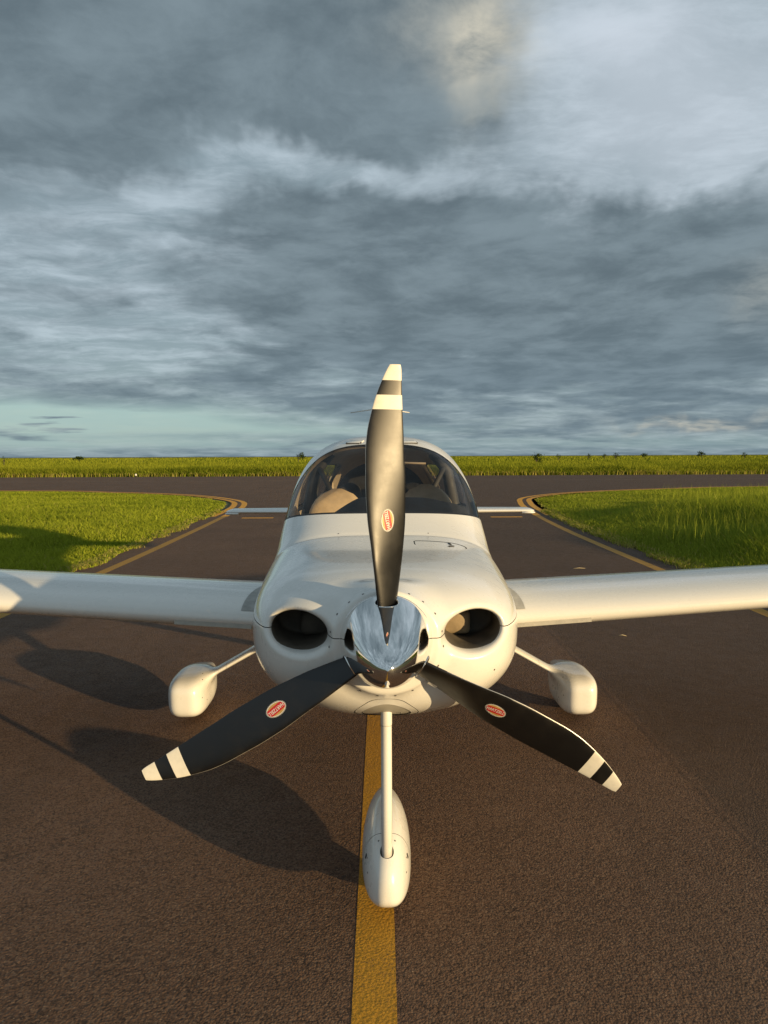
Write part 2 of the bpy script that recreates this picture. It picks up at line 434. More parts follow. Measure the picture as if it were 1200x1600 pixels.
def fclip(VF, gf):
    V, F = VF
    if len(V) == 0: return V, F
    return clip(V, F, gf(V[:, 0], V[:, 1], V[:, 2]))
def loft(sections, closed=True, cap=True):
    """sections: list of (k,3) arrays"""
    k = len(sections[0]); V = np.concatenate(sections); F = []
    n = len(sections)
    for i in range(n - 1):
        for j in range(k if closed else k - 1):
            a = i*k + j; b = i*k + (j+1) % k
            F.append((a, b, b + k, a + k))
    if cap and closed:
        F.append(tuple(range(k))[::-1]); F.append(tuple((n-1)*k + j for j in range(k)))
    return V, F
def tube(pts, rad, seg=10):
    pts = [Vector(p) for p in pts]; secs = []
    for i, p in enumerate(pts):
        d = (pts[min(i+1, len(pts)-1)] - pts[max(i-1, 0)]).normalized()
        u = d.orthogonal().normalized() if i == 0 else (u - d * u.dot(d)).normalized()
        v = d.cross(u); r = rad[i] if isinstance(rad, (list, tuple)) else rad
        secs.append(np.array([p + u * math.cos(a) * r + v * math.sin(a) * r for a in np.linspace(0, 2*math.pi, seg, endpoint=False)]))
    return loft(secs)
def bbox(c, s, bev=0.0, seg=2):
    bm = bmesh.new(); bmesh.ops.create_cube(bm, size=1)
    bmesh.ops.scale(bm, vec=s, verts=bm.verts)
    if bev: bmesh.ops.bevel(bm, geom=bm.edges[:], offset=bev, segments=seg, affect='EDGES', profile=0.5)
    bmesh.ops.translate(bm, vec=c, verts=bm.verts)
    bm.verts.index_update()
    V = np.array([v.co[:] for v in bm.verts]); F = [tuple(v.index for v in f.verts) for f in bm.faces]
    bm.free(); return V, F
def joinm(*parts):
    V, F = [], []; n = 0
    for v, f in parts:
        V.append(np.asarray(v)); F += [tuple(i + n for i in q) for q in f]; n += len(v)
    return np.concatenate(V), F

# ------------------------------------------------------------------ ground, taxiways, markings
def catmull(pts, n=14):
    pts = [np.array(p, float) for p in pts]; out = []
    P = [2*pts[0] - pts[1]] + pts + [2*pts[-1] - pts[-2]]
    for i in range(1, len(P) - 2):
        for s in np.linspace(0, 1, n, endpoint=False):
            out.append(0.5 * ((2*P[i]) + (P[i+1]-P[i-1])*s + (2*P[i-1]-5*P[i]+4*P[i+1]-P[i+2])*s*s + (-P[i-1]+3*P[i]-3*P[i+1]+P[i+2])*s**3))
    out.append(pts[-1]); return np.array(out)
def depth(pts): return [(x, d - 2.54) for x, d in pts]
EDGE_R = catmull(depth([(4.40, -60), (4.42, -20), (4.42, 0), (4.42, 8), (4.42, 14), (4.50, 18), (4.72, 22), (5.25, 27.2), (6.3, 31.2), (9.5, 35.2), (15.0, 38.4), (24, 41.0), (60, 43.5), (160, 45), (420, 46)]))
EDGE_L = catmull(depth([(-4.48, -60), (-4.48, -20), (-4.48, 0), (-4.48, 8), (-4.52, 12), (-4.65, 16), (-4.85, 20.5), (-5.2, 26.2), (-6.3, 30.0), (-9.4, 34.2), (-14.0, 37.0), (-22, 39.4), (-60, 42), (-160, 44), (-420, 46)]))
def offset_path(P, d):
    t = np.gradient(P, axis=0); t /= np.linalg.norm(t, axis=1)[:, None]
    return P + np.stack([t[:, 1], -t[:, 0]], 1) * d
GR_R = offset_path(EDGE_R, 0.50); GR_L = offset_path(EDGE_L, -0.52)     # pavement limits
FAR_Y = 64.5 - 2.54
def sheet(name, poly, z, mat, label=None):
    bm = bmesh.new(); vs = [bm.verts.new((p[0], p[1], z)) for p in poly]; bm.faces.new(vs)
    bmesh.ops.triangulate(bm, faces=bm.faces[:])
    for f in bm.faces:
        if f.normal.z < 0: f.normal_flip()
    me = bpy.data.meshes.new(name); bm.to_mesh(me); bm.free(); me.materials.append(mat)
    o = bpy.data.objects.new(name, me); C.objects.link(o); tag(o, kind='structure'); return o
G = 3000
sheet('ground', [(-G, -G), (G, -G), (G, G), (-G, G)], -0.02, SOIL)
road_poly = list(GR_R) + [(420, FAR_Y + 1.5), (-420, FAR_Y - 1.5)] + list(GR_L[::-1])
sheet('taxiway', road_poly, 0.0, ASPH)
def ribbon(P, w, z):
    a = offset_path(P, w/2); b = offset_path(P, -w/2); n = len(P)
    V = [(*p, z) for p in a] + [(*p, z) for p in b]
    F = [(i, i+1, n+i+1, n+i) for i in range(n-1)]
    F = [f[::-1] for f in F]
    return np.array(V), F
def up(VF):
    V, F = VF; out = []
    for f in F:
        a, b, c = V[f[0]], V[f[1]], V[f[2]]
        out.append(f if np.cross(b-a, c-a)[2] > 0 else f[::-1])
    return V, out
def marking(name, VF, mat):
    return tag(mesh_obj(name, *up(VF), mat, None, smooth=False), kind='structure')
def split_path(P, yl):                                  # near (darker) and far (brighter) stretch
    i = int(np.argmax(P[:, 1] > yl)); return P[:i+1], P[i:]
cl = np.array([[-0.030 - 0.004 * (yy + 2.5), yy] for yy in np.linspace(-40, 17.6, 60)])
marking('centre_line_marking', ribbon(cl, 0.15, 0.0012), YEL)
for side, P, o2 in (('r', EDGE_R, 0.37), ('l', EDGE_L, -0.37)):
    near, far = split_path(P, 19.0)
    marking('edge_line_marking', ribbon(near, 0.17, 0.0012), DARKYEL)
    marking('edge_line_marking', ribbon(far, 0.21, 0.0012), YEL2)
    Q = offset_path(P, o2); near, far = split_path(Q, 19.0)
    marking('edge_line_marking', ribbon(far, 0.21, 0.0012), YEL2)
for k in range(5):
    x0 = -4.25 + k * 1.86
    V, F = bbox((x0 + 0.47, 18.6, 0.0), (0.94, 0.22, 0.0024))
    marking('dash_marking', (V, F), YEL2)
xs = np.linspace(-400, 400, 60)
marking('cross_centre_line_marking', ribbon(np.stack([xs, 50.5 + xs * 0.006], 1), 0.20, 0.0012), FADED)

# ------------------------------------------------------------------ grass (one mass each)
def inside_dist(P, path, sgn):
    """signed distance-ish beyond pavement edge path (positive = on the grass)"""
    from bisect import bisect
    d = np.full(len(P), 1e9); sg = np.zeros(len(P))
    for i in range(0, len(path) - 1):
        a, b = path[i], path[i+1]; ab = b - a; L2 = (ab*ab).sum()
        t = np.clip(((P - a) @ ab) / L2, 0, 1); q = a + t[:, None] * ab; v = P - q
        dd = (v*v).sum(1); mk = dd < d; d[mk] = dd[mk]
        cr = ab[0]*(P[:, 1]-a[1]) - ab[1]*(P[:, 0]-a[0]); sg[mk] = np.sign(cr[mk])
    return np.sqrt(d) * sg * sgn
def vnoise(P, s, seed=0):
    """cheap smooth value noise"""
    r = np.random.default_rng(seed); T = r.random((64, 64))
    q = P * s; i = np.floor(q).astype(int); f = q - i; f = f*f*(3-2*f)
    a = T[i[:, 0] % 64, i[:, 1] % 64]; b = T[(i[:, 0]+1) % 64, i[:, 1] % 64]; c = T[i[:, 0] % 64, (i[:, 1]+1) % 64]; d = T[(i[:, 0]+1) % 64, (i[:, 1]+1) % 64]
    return (a*(1-f[:, 0])+b*f[:, 0])*(1-f[:, 1]) + (c*(1-f[:, 0])+d*f[:, 0])*f[:, 1]
def blades(name, P, h, w, lean, mat, tint, label, cat):
    n = len(P); az = rng.random(n) * 2*np.pi; fa = rng.random(n) * 2*np.pi
    wd = np.stack([np.cos(fa), np.sin(fa), np.zeros(n)], 1) * (w/2)[:, None]
    ld = np.stack([np.cos(az), np.sin(az), np.zeros(n)], 1)
    B = np.concatenate([P, np.full((n, 1), -0.02)], 1)
    m1 = B + ld * (lean*h*0.25)[:, None]; m1[:, 2] += h*0.55
    tp = B + ld * (lean*h)[:, None]; tp[:, 2] += h * np.sqrt(np.maximum(0.1, 1 - 0.6*lean**2))
    V = np.stack([B - wd, B + wd, m1 - wd*0.8, m1 + wd*0.8, tp], 1).reshape(-1, 3)
    o = np.arange(n)[:, None]*5
    L = (o + np.array([[0, 1, 3, 2, 2, 3, 4]])).ravel(); sz = np.tile([4, 3], n)
    ob = fast_mesh(name, V, L, sz, mat, np.repeat(tint, 5))
    return tag(ob, label, cat, kind='stuff')
def field_points(n, dmin, dmax, side, path, sgn, power, spread=0.60):
    d = dmin + (dmax - dmin) * rng.random(n) ** power
    x = side * (4.3 + rng.random(n) * np.maximum(spread * d + 2.5 - 4.3, 3))
    P = np.stack([x, d - 2.54], 1); e = inside_dist(P, path, sgn)
    jag = 0.16 * (vnoise(P, 2.7, 3) - 0.35) + 0.22*(vnoise(P, 0.8, 4) - 0.5)
    k = e > jag - 0.10 + 0.22*(P[:, 1] > 20)
    return P[k], e[k]
# left: mown grass
P, e = field_points(210000, 7.5, 41, -1, GR_L, 1, 1.25)
hh = 0.075 + 0.13 * vnoise(P, 0.9, 1) + 0.10 * rng.random(len(P)) ** 2 + 0.10*np.clip(vnoise(P, 0.35, 9)-0.5, 0, 1)
hh *= np.clip(0.35 + e*0.35, 0.35, 1) * np.clip((30 - P[:, 1])/8, 0.4, 1)
tint = np.clip(0.25 + 0.45*vnoise(P, 0.5, 2) + 0.35*(rng.random(len(P))-0.5), 0, 0.7); tint[(e < 0.25) & (rng.random(len(P)) < 0.35)] = 0.95
tint[rng.random(len(P)) < 0.03] = 0.9
dd = P[:, 1] + 2.54
blades('mown_grass', P, hh, 0.012 + 0.0009*dd, 0.25 + 0.6*rng.random(len(P)), GRASS, tint, 'short mown green grass left of the taxiway junction', 'grass')
# right: longer grass, tallest away from the pavement
P, e = field_points(240000, 7.5, 42, 1, GR_R, -1, 1.25, 0.64)
tallm = np.clip((P[:, 0] - 0.16*P[:, 1] - 4.6 + 3.0*(vnoise(P, 0.30, 12)-0.5)) / 3.2, 0, 1) * np.clip(e/1.6, 0, 1)
hh = 0.10 + 0.16 * vnoise(P, 0.8, 5) + 0.12*rng.random(len(P))**2 + tallm * np.clip((27 - P[:, 1])/8, 0.1, 1) * (0.22 + 0.36*rng.random(len(P)))
hh *= np.clip(0.40 + e*0.4, 0.40, 1) * np.clip((28 - P[:, 1])/8, 0.4, 1)
tint = np.clip(0.18 + 0.45*vnoise(P, 0.45, 6) + 0.35*(rng.random(len(P))-0.5), 0, 0.7); tint[(e < 0.25) & (rng.random(len(P)) < 0.35)] = 0.95
tint[rng.random(len(P)) < 0.03] = 0.92
dd = P[:, 1] + 2.54
blades('long_grass', P, hh, 0.011 + 0.0009*dd, 0.2 + 0.5*rng.random(len(P)), TALLG, tint, 'long unmown green grass right of the taxiway junction', 'grass')
# dry clippings and stray blades creeping over the pavement edge
for side, path, sgn, lb in ((-1, GR_L, 1, 'dry clippings strewn along the mown grass edge'), (1, GR_R, -1, 'dry clippings strewn along the long grass edge')):
    q = rng.integers(0, len(path) - 1, 26000); f = rng.random(len(q))[:, None]; P = path[q]*(1-f) + path[q+1]*f
    P = P + rng.normal(0, 0.07, P.shape) + np.array([-side*0.03, 0.0])
    k = (P[:, 1] > 4) & (P[:, 1] < 21) & (vnoise(P, 1.6, 31) > 0.35 + 0.25*rng.random(len(P))); P = P[k]; n = len(P)
    blades('grass_clippings', P, 0.05 + 0.09*rng.random(n), 0.008 + 0.0008*P[:, 1], 0.7 + 0.25*rng.random(n), GRASS, np.where(rng.random(n) < 0.6, 0.97, 0.4), lb, 'grass')
# tall flowering stalks out in the long grass
n = 9000; d = 13 + 17*rng.random(n)**0.9; x = 0.36*d + 0.4 + rng.random(n)*(0.30*d + 2)
P = np.stack([x, d - 2.54], 1); k = (inside_dist(P, GR_R, -1) > 0.6) & (rng.random(n) < np.clip((x/d - 0.34)/0.18, 0.05, 1)); P = P[k]; n = len(P)
blades('flowering_grass', P, 0.30 + 0.45*rng.random(n), np.full(n, 0.011), 0.05 + 0.22*rng.random(n), TALLG, 0.30 + 0.5*rng.random(n), 'tall flowering grass stalks standing out of the long grass', 'grass')
# far field to the horizon
n = 230000
u = rng.random(n)
d = 65.6 + np.where(u < 0.40, 5.0*rng.random(n), np.where(u < 0.75, 4 + 60*rng.random(n)**1.6, 40 + 700*rng.random(n)**2.0))
x = (rng.random(n)-0.5) * (1.35*d + 30)
P = np.stack([x, d - 2.54 + x*0.0036], 1)
front = np.clip((d - 65.4)/2.0, 0, 1)
hh = (0.34 + 0.45*vnoise(P, 0.22, 21) + 0.25*vnoise(P, 0.8, 25) + 0.30*rng.random(n)**2) * (0.35 + 0.65*front)
hh += 0.18*np.clip((x)/60, 0, 1)
tint = np.clip(-0.05 + 0.55*vnoise(P, 0.16, 22) + 0.35*vnoise(P*np.array([1.0, 0.5]), 0.9, 23) + 0.45*(rng.random(n)-0.5), 0, 0.72); tint[(front < 0.25) & (rng.random(n) < 0.5)] = 0.95
blades('savanna_grass', P, hh, 0.05 + 0.0016*(d-60) + 0.02*rng.random(n), 0.15+0.5*rng.random(n), FARG, tint, 'tall savanna grass beyond the crossing taxiway up to the horizon', 'grass')

# ------------------------------------------------------------------ small trees on the horizon
def tree(px, d, height, width, name, label, n=260, lean=0.0):
    x = (px - 600) * d / 1109; y = d - 2.54
    r = np.random.default_rng(int(px) + 5)
    root = bpy.data.objects.new(name, None); C.objects.link(root); root.location = (x, y, 0)
    tag(root, label, 'tree' if 'tree' in name else 'shrub', 'trees and shrubs on the horizon')
    V, F = tube([(0, 0, -0.05), (lean*0.3, 0, height*0.4), (lean*0.6, 0.05, height*0.7)], [height*0.035, height*0.026, height*0.014], 7)
    parts = [(V, F)]
    for a in range(4):
        an = a*1.7 + r.random(); parts.append(tube([(lean*0.35, 0, height*0.45), (lean*0.5 + math.cos(an)*width*0.3, math.sin(an)*width*0.3, height*0.75)], [height*0.016, height*0.006], 5))
    mesh_obj('trunk', *joinm(*parts), BARK, root)
    cl_c = [(lean*0.6 + (r.random()-0.5)*width*0.75, (r.random()-0.5)*width*0.6, height*(0.5 + 0.42*r.random())) for _ in range(9)]
    pts = np.array([np.array(cl_c[i % 9]) + r.normal(0, 1, 3)*np.array([width*0.13, width*0.13, height*0.075]) for i in range(n)])
    s = width * 0.05 * (0.6 + r.random(n))
    a = r.normal(0, 1, (n, 3)); a /= np.linalg.norm(a, axis=1)[:, None]; b = np.cross(a, r.normal(0, 1, (n, 3))); b /= np.linalg.norm(b, axis=1)[:, None]
    Vv = np.stack([pts - a*s[:, None], pts + b*s[:, None]*0.6, pts + a*s[:, None], pts - b*s[:, None]*0.6], 1).reshape(-1, 3)
    L = np.arange(n*4)
    cr = fast_mesh('crown', Vv, L, np.full(n, 4), LEAF, np.repeat(r.random(n)*0.9, 4)); cr.parent = root
    return root
TREES = [(466, 150, 3.0, 2.6, 'small_tree', 'small dark tree beside the cabin roof, in the far grass', 0.5),
         (838, 95, 2.15, 1.9, 'shrub', 'pale feathery shrub rising from the far grass', 0.1),
         (872, 140, 2.2, 1.0, 'shrub', 'low dark shrub just behind the feathery shrub', 0.0),
         (919, 190, 2.4, 1.6, 'shrub', 'tiny dark shrub on the horizon', 0.0), (944, 190, 2.6, 1.6, 'shrub', 'tiny dark shrub on the horizon', 0.1),
         (1004, 200, 2.6, 2.6, 'shrub', 'tiny dark shrub on the horizon', 0.0), (1162, 190, 2.5, 1.6, 'shrub', 'tiny dark shrub on the horizon', 0.0),
         (961, 160, 2.75, 1.6, 'small_tree', 'small round tree standing on the horizon', 0.0), (1095, 230, 3.2, 3.4, 'small_tree', 'broad low tree on the horizon', 0.2),
         (8, 110, 2.2, 0.6, 'shrub', 'thin upright sapling above the far grass', 0.0), (125, 260, 2.4, 5.0, 'shrub', 'wide low shrub on the horizon', 0.0)]
for px, d, h, w, nm, lb, ln in TREES: tree(px, d, 1.75 + (h - 1.75)*0.72, w*0.85, nm, lb, 300, ln)

# edge marker beyond the crossing taxiway, and straws lying on the asphalt
mk = bpy.data.objects.new('edge_marker', None); C.objects.link(mk); mk.location = (-22.6, 62.2, 0)
tag(mk, 'tiny white edge marker post at the foot of the far grass', 'marker')
mesh_obj('post', *tube([(0, 0, -0.01), (0, 0, 0.10)], 0.05, 8), DARKSLOT, mk); mesh_obj('cap', *tube([(0, 0, 0.10), (0, 0, 0.24), (0, 0, 0.28)], [0.085, 0.085, 0.05], 10), BADGEW, mk)
for i, (x, y, a, L, lb) in enumerate([(3.16, 8.85, 0.1, 0.20, 'pale dry straw on asphalt near the long grass'), (2.42, 4.55, -0.3, 0.075, 'short pale straw lying below the lit wing'), (3.9, 8.25, 0.5, 0.18, 'dry straw at the kerb of the long grass')]):
    c, s = math.cos(a)*L/2, math.sin(a)*L/2
    o = mesh_obj('dry_straw', *tube([(x-c, y-s, 0.006), (x, y+0.01, 0.012), (x+c, y+s, 0.006)], [0.003, 0.005, 0.002], 6), STRAWM); tag(o, lb, 'straw')

# ================================================================== THE AIRPLANE
plane = bpy.data.objects.new('light_airplane', None); C.objects.link(plane)
plane.location = (0.007, 0, 0); plane.rotation_euler = (0, 0, R(0.45))
tag(plane, 'white single engine light airplane with black three blade propeller on the taxiway', 'airplane')
HZ = 1.155                                                   # propeller axis height
ST = np.array([
 # y     w     zm    zt     zb    nt   nb
 (-0.2, .555, 1.11, 1.368, .690, 2.4, 2.2), (0.3, .572, 1.11, 1.374, .683, 2.5, 2.25), (0.6, .588, 1.105, 1.380, .676, 2.8, 2.3),
 (1.0, .614, 1.10, 1.386, .660, 3.2, 2.4), (1.30, .628, 1.10, 1.392, .650, 3.4, 2.5), (1.355, .630, 1.10, 1.396, .650, 3.4, 2.5),
 (1.41, .632, 1.10, 1.418, .650, 3.3, 2.6), (1.60, .640, 1.11, 1.504, .648, 3.0, 2.7), (1.9, .652, 1.14, 1.648, .62, 3.1, 2.8),
 (2.2, .660, 1.165, 1.795, .625, 3.15, 2.8), (2.5, .662, 1.18, 1.918, .63, 3.1, 2.8), (2.8, .660, 1.19, 1.980, .635, 3.0, 2.8), (3.15, .648, 1.2, 1.995, .65, 2.9, 2.8),
 (3.6, .60, 1.2, 1.950, .69, 2.7, 2.6), (4.2, .50, 1.2, 1.80, .79, 2.4, 2.4), (5.0, .36, 1.2, 1.60, .93, 2.2, 2.2), (6.0, .22, 1.2, 1.45, 1.05, 2.1, 2.1), (7.0, .10, 1.2, 1.36, 1.11, 2, 2), (7.5, .06, 1.2, 1.30, 1.13, 2, 2)])
SF = [hermite(ST[:, 0], ST[:, i]) for i in range(1, 7)]
IX, IZ, IA, IB = 0.336, 1.167, 0.111, 0.072
def f_fuse(x, y, z, cowl=True):
    w, zm, zt, zb, nt, nb = [s(y) for s in SF]
    ax = np.abs(x) / w
    up_ = np.maximum(z - zm, 0) / (zt - zm); dn = np.maximum(zm - z, 0) / (zm - zb)
    s = np.where(z >= zm, (ax**nt + up_**nt + 1e-12)**(1/nt), (ax**nb + dn**nb + 1e-12)**(1/nb))
    k = np.clip((dn - 0.15) / 0.85, 0, 1); p = 3.7 - 1.65 * k*k*(3 - 2*k)      # the chin ramps up towards the nose
    q = np.clip((0.84 - y) / 0.77, 1e-6, None)
    b = ((s**p + q**p)**(1/p) - 1) * 0.42
    rho = np.sqrt(x*x + (z-HZ)**2)
    ring = smax((rho - (0.183 + 0.08*(y-0.03))) * 0.97, 0.058 - y, 0.016); ring = smax(ring, y - 0.22, 0.06)
    b = smin(b, ring, 0.075)
    ex = (np.abs(x) - IX) / IA; ez = (z - IZ) / IB
    er = np.sqrt(ex*ex + ez*ez + 1e-9); e = (er - 1) * 0.082
    yl = 0.115 + 0.30*(np.abs(x) - IX)
    duct = smax(e, y - 0.40, 0.02)
    b = smax(b, -duct, 0.036)
    return smax(b, y - 7.42, 0.05)
gx = np.concatenate([np.arange(-0.70, 0.7001, 0.0105)])
gy = np.concatenate([np.arange(0.015, 0.5, 0.009), np.arange(0.5, 1.55, 0.0125), np.arange(1.55, 2.75, 0.016), np.arange(2.75, 3.6, 0.03), np.arange(3.6, 7.6, 0.07)])
gz = np.arange(0.585, 2.03, 0.0105)
FV, FF = surface_nets(f_fuse, gx, gy, gz)
fuse = (FV, FF)
def sdf_obj(name, VF, mat, f=f_fuse, parent=plane, off=0.0, flip=False):
    V, F = VF
    g = grad(f, V); N = g / np.maximum(np.linalg.norm(g, axis=1), 1e-9)[:, None]
    if off: V = V + N * off
    if flip: F = [tuple(q)[::-1] for q in F]; N = -N
    return mesh_obj(name, V, F, mat, parent, True, N)
# windshield / window outlines
def g_wind(x, y, z):
    aft = ((2.10 + 0.79*(z - 1.40)) - y) * 0.78
    base = z - (1.503 - 0.206*(y - 1.60))
    return smin(aft, base, 0.05) + 0.0
def rbox2(u, v, cu, cv, hu, hv, r):
    du = np.abs(u-cu) - hu + r; dv = np.abs(v-cv) - hv + r
    return -(np.hypot(np.maximum(du, 0), np.maximum(dv, 0)) + np.minimum(np.maximum(du, dv), 0) - r)
def g_door(x, y, z): return rbox2(y - 0.32*(z - 1.62), z, 3.00, 1.64, 0.31, 0.19, 0.09)
def g_rear(x, y, z): return rbox2(y + 0.1*(z - 1.62), z, 3.68, 1.62, 0.24, 0.15, 0.09)
def g_glaz(x, y, z): return np.maximum(np.maximum(g_wind(x, y, z), g_door(x, y, z)), g_rear(x, y, z))
CY = 1.365                                                    # rear edge of the engine cowl
SPLIT = 1.166
cowl = fclip(fuse, lambda x, y, z: CY - 0.0015 - y)
body = fclip(fuse, lambda x, y, z: y - CY - 0.0015)
def in_duct(x, y, z):
    e = np.sqrt(((np.abs(x)-IX)/IA)**2 + ((z-IZ)/IB)**2) - 1.06
    yl = 0.125 + 0.35*(np.abs(x) - IX)
    return np.minimum(-e*0.08, y - yl - 0.030)
for s in (-1, 1):
    sdf_obj('inlet_duct', fclip(fclip(cowl, in_duct), lambda x, y, z: x*s), DUCT)
skin = fclip(cowl, lambda x, y, z: -in_duct(x, y, z))
upper = fclip(skin, lambda x, y, z: z - SPLIT - 0.0016)
lower = fclip(skin, lambda x, y, z: SPLIT - 0.0016 - z)
# oil door on the upper cowl
OX, OY = 0.295, 1.13
def g_oil(x, y, z):
    u = x - OX; v = y - OY
    d = rbox2(u, v, 0, 0, 0.135, 0.085, 0.028); d2 = rbox2(u, v, -0.02, 0, 0.155, 0.085, 0.083)
    return np.minimum(np.where(u > 0, d2, d), z - 1.2)
sdf_obj('upper_cowl', fclip(upper, lambda x, y, z: -g_oil(x, y, z) - 0.003), WHITE)
oil = sdf_obj('oil_door', fclip(upper, lambda x, y, z: g_oil(x, y, z) - 0.003), WHITE, off=-0.0015)
# nose gear opening in the lower cowl
SA = Vector((0.0, 0.125, 0.24)); SB = Vector((0.0, 0.212, 0.965)); SD = (SB - SA).normalized()
def g_leg(x, y, z):
    v = np.stack([x - SA.x, y - SA.y, z - SA.z], -1); al = v @ np.array(SD)
    return np.where(al > 0, np.linalg.norm(v - al[..., None]*np.array(SD), axis=-1), 9.0)
sdf_obj('lower_cowl', fclip(lower, lambda x, y, z: np.maximum(g_leg(x, y, z) - 0.128, z - 1.02)), WHITE)
ringp = fclip(lower, lambda x, y, z: np.minimum(np.minimum(0.125 - g_leg(x, y, z), g_leg(x, y, z) - 0.098), 1.01 - z))
boot = fclip(lower, lambda x, y, z: np.minimum(0.095 - g_leg(x, y, z), 1.01 - z))
sdf_obj('strut_cover_ring', ringp, WHITE, off=-0.001); sdf_obj('strut_boot', boot, STRIP, off=-0.004)
shell = fclip(body, lambda x, y, z: -g_glaz(x, y, z))
sdf_obj('fuselage', shell, WHITE)
wnd = fclip(body, g_wind)
sdf_obj('windshield_seal', fclip(wnd, lambda x, y, z: 0.013 - g_wind(x, y, z)), SEAL, off=-0.0005)
sdf_obj('windshield', fclip(wnd, lambda x, y, z: g_wind(x, y, z) - 0.0131), GLASS, off=-0.002)
for s in (-1, 1):
    half = fclip(body, lambda x, y, z: x*s)
    for g in (g_door, g_rear):
        ww = fclip(half, g)
        sdf_obj('side_window', fclip(ww, lambda x, y, z: g(x, y, z) - 0.012), GLASS, off=-0.002)
        sdf_obj('window_seal', fclip(ww, lambda x, y, z: 0.0119 - g(x, y, z)), SEAL, off=-0.0005)
lin_ = fclip(fclip(body, lambda x, y, z: 4.3 - y), lambda x, y, z: -g_glaz(x, y, z) - 0.02)
lin_ = fclip(lin_, lambda x, y, z: y - 1.42)
sdf_obj('cabin_lining', lin_, LINING, off=-0.035, flip=True)
# firewall and rear bulkhead close the cabin
def section_disc(y, shrink):
    w, zm, zt, zb, nt, nb = [float(s(np.array(y))) for s in SF]
    P = []
    for a in np.linspace(0, 2*math.pi, 60, endpoint=False):
        c, sn = math.cos(a), math.sin(a); n = nt if sn >= 0 else nb; hh = (zt - zm) if sn >= 0 else (zm - zb)
        r = (abs(c)**n + abs(sn)**n)**(-1/n)
        P.append((c*r*(w - shrink), y, zm + sn*r*(hh - shrink)))
    return np.array(P), [tuple(range(60))]
mesh_obj('firewall', *section_disc(1.43, 0.03), SEAL, plane, False); mesh_obj('rear_bulkhead', *section_disc(4.15, 0.03), DARKLEA, plane, False)

def proj_pt(x, y, z, f=f_fuse, n=14):
    v = np.array([[x, y, z]], float)
    for _ in range(n):
        g = grad(f, v); v = v - np.clip(f(v[:, 0], v[:, 1], v[:, 2])[:, None] * g / max((g*g).sum(), 1e-6), -0.03, 0.03)
    g = grad(f, v)[0]; return Vector(v[0]), Vector(g / np.linalg.norm(g))
# screws
scr_me = bpy.data.meshes.new('screw')
_v, _f = loft([np.array([(math.cos(a)*r, math.sin(a)*r, h) for a in np.linspace(0, 2*math.pi, 8, endpoint=False)]) for r, h in ((0.0048, -0.002), (0.0048, 0.0008), (0.0030, 0.0016))])
scr_me.from_pydata([tuple(v) for v in _v], [], _f); scr_me.materials.append(STEEL)
def screw(p, n, parent=plane, s=1.0):
    o = bpy.data.objects.new('screw', scr_me); C.objects.link(o); o.parent = parent
    o.location = p; o.rotation_euler = n.to_track_quat('Z', 'Y').to_euler(); o.scale = (s, s, s); return o
for k in range(20):
    a = R(9 + 18*k)
    p, n = proj_pt(math.sin(a)*0.1835, 0.078, HZ + math.cos(a)*0.1835); screw(p, n)
for x, y, z in ((-.25, 1.40, 1.40), (.25, 1.40, 1.40), (-.10, .25, .90), (.05, .25, .90), (-.165, .36, .83), (.165, .36, .83), (.39, .2, 1.02), (-.56, .6, 1.14), (.56, .6, 1.14), (-.56, .6, 1.10), (.56, .6, 1.10)):
    p, n = proj_pt(x, y, z); screw(p, n, s=0.9)
for x, y, z, rz in ((0.345, 1.165, 1.36, 0.35), (0.345, 1.09, 1.36, -0.45)):
    p, n = proj_pt(x, y, z); V, F = bbox((0, 0, 0), (0.05, 0.012, 0.003), 0.001, 1)
    o = mesh_obj('latch', V, F, DARKSLOT, oil, False); q = n.to_track_quat('Z', 'Y'); o.rotation_euler = (q.to_matrix() @ Matrix.Rotation(rz, 3, 'Z')).to_euler(); o.location = p + n*0.0006
for s in (-1, 1):                                             # door hinge covers on the roof
    p, n = proj_pt(0.19*s, 2.60, 1.92)
    V, F = bbox((0, 0, 0), (0.11, 0.09, 0.012), 0.005, 2)
    o = mesh_obj('hinge_cover', V, F, WHITE, plane); o.rotation_euler = n.to_track_quat('Z', 'Y').to_euler(); o.location = p
    V, F = joinm(bbox((0, -0.047, 0.001), (0.10, 0.003, 0.010)), bbox((-0.054, -0.03, 0.001), (0.003, 0.03, 0.010)), bbox((0.054, -0.03, 0.001), (0.003, 0.03, 0.010)))
    mesh_obj('hinge_gap', V, F, DARKSLOT, o, False)
# baffles inside the inlets
for s in (-1, 1):
    V, F = bbox((s*(IX - 0.045), 0.36, IZ - 0.015), (0.12, 0.05, 0.10), 0.02, 2); mesh_obj('inlet_baffle', V, F, BAFFLE if s > 0 else DUCT, plane)  # right baffle's sunlit tone is put into its tan, left stays dark

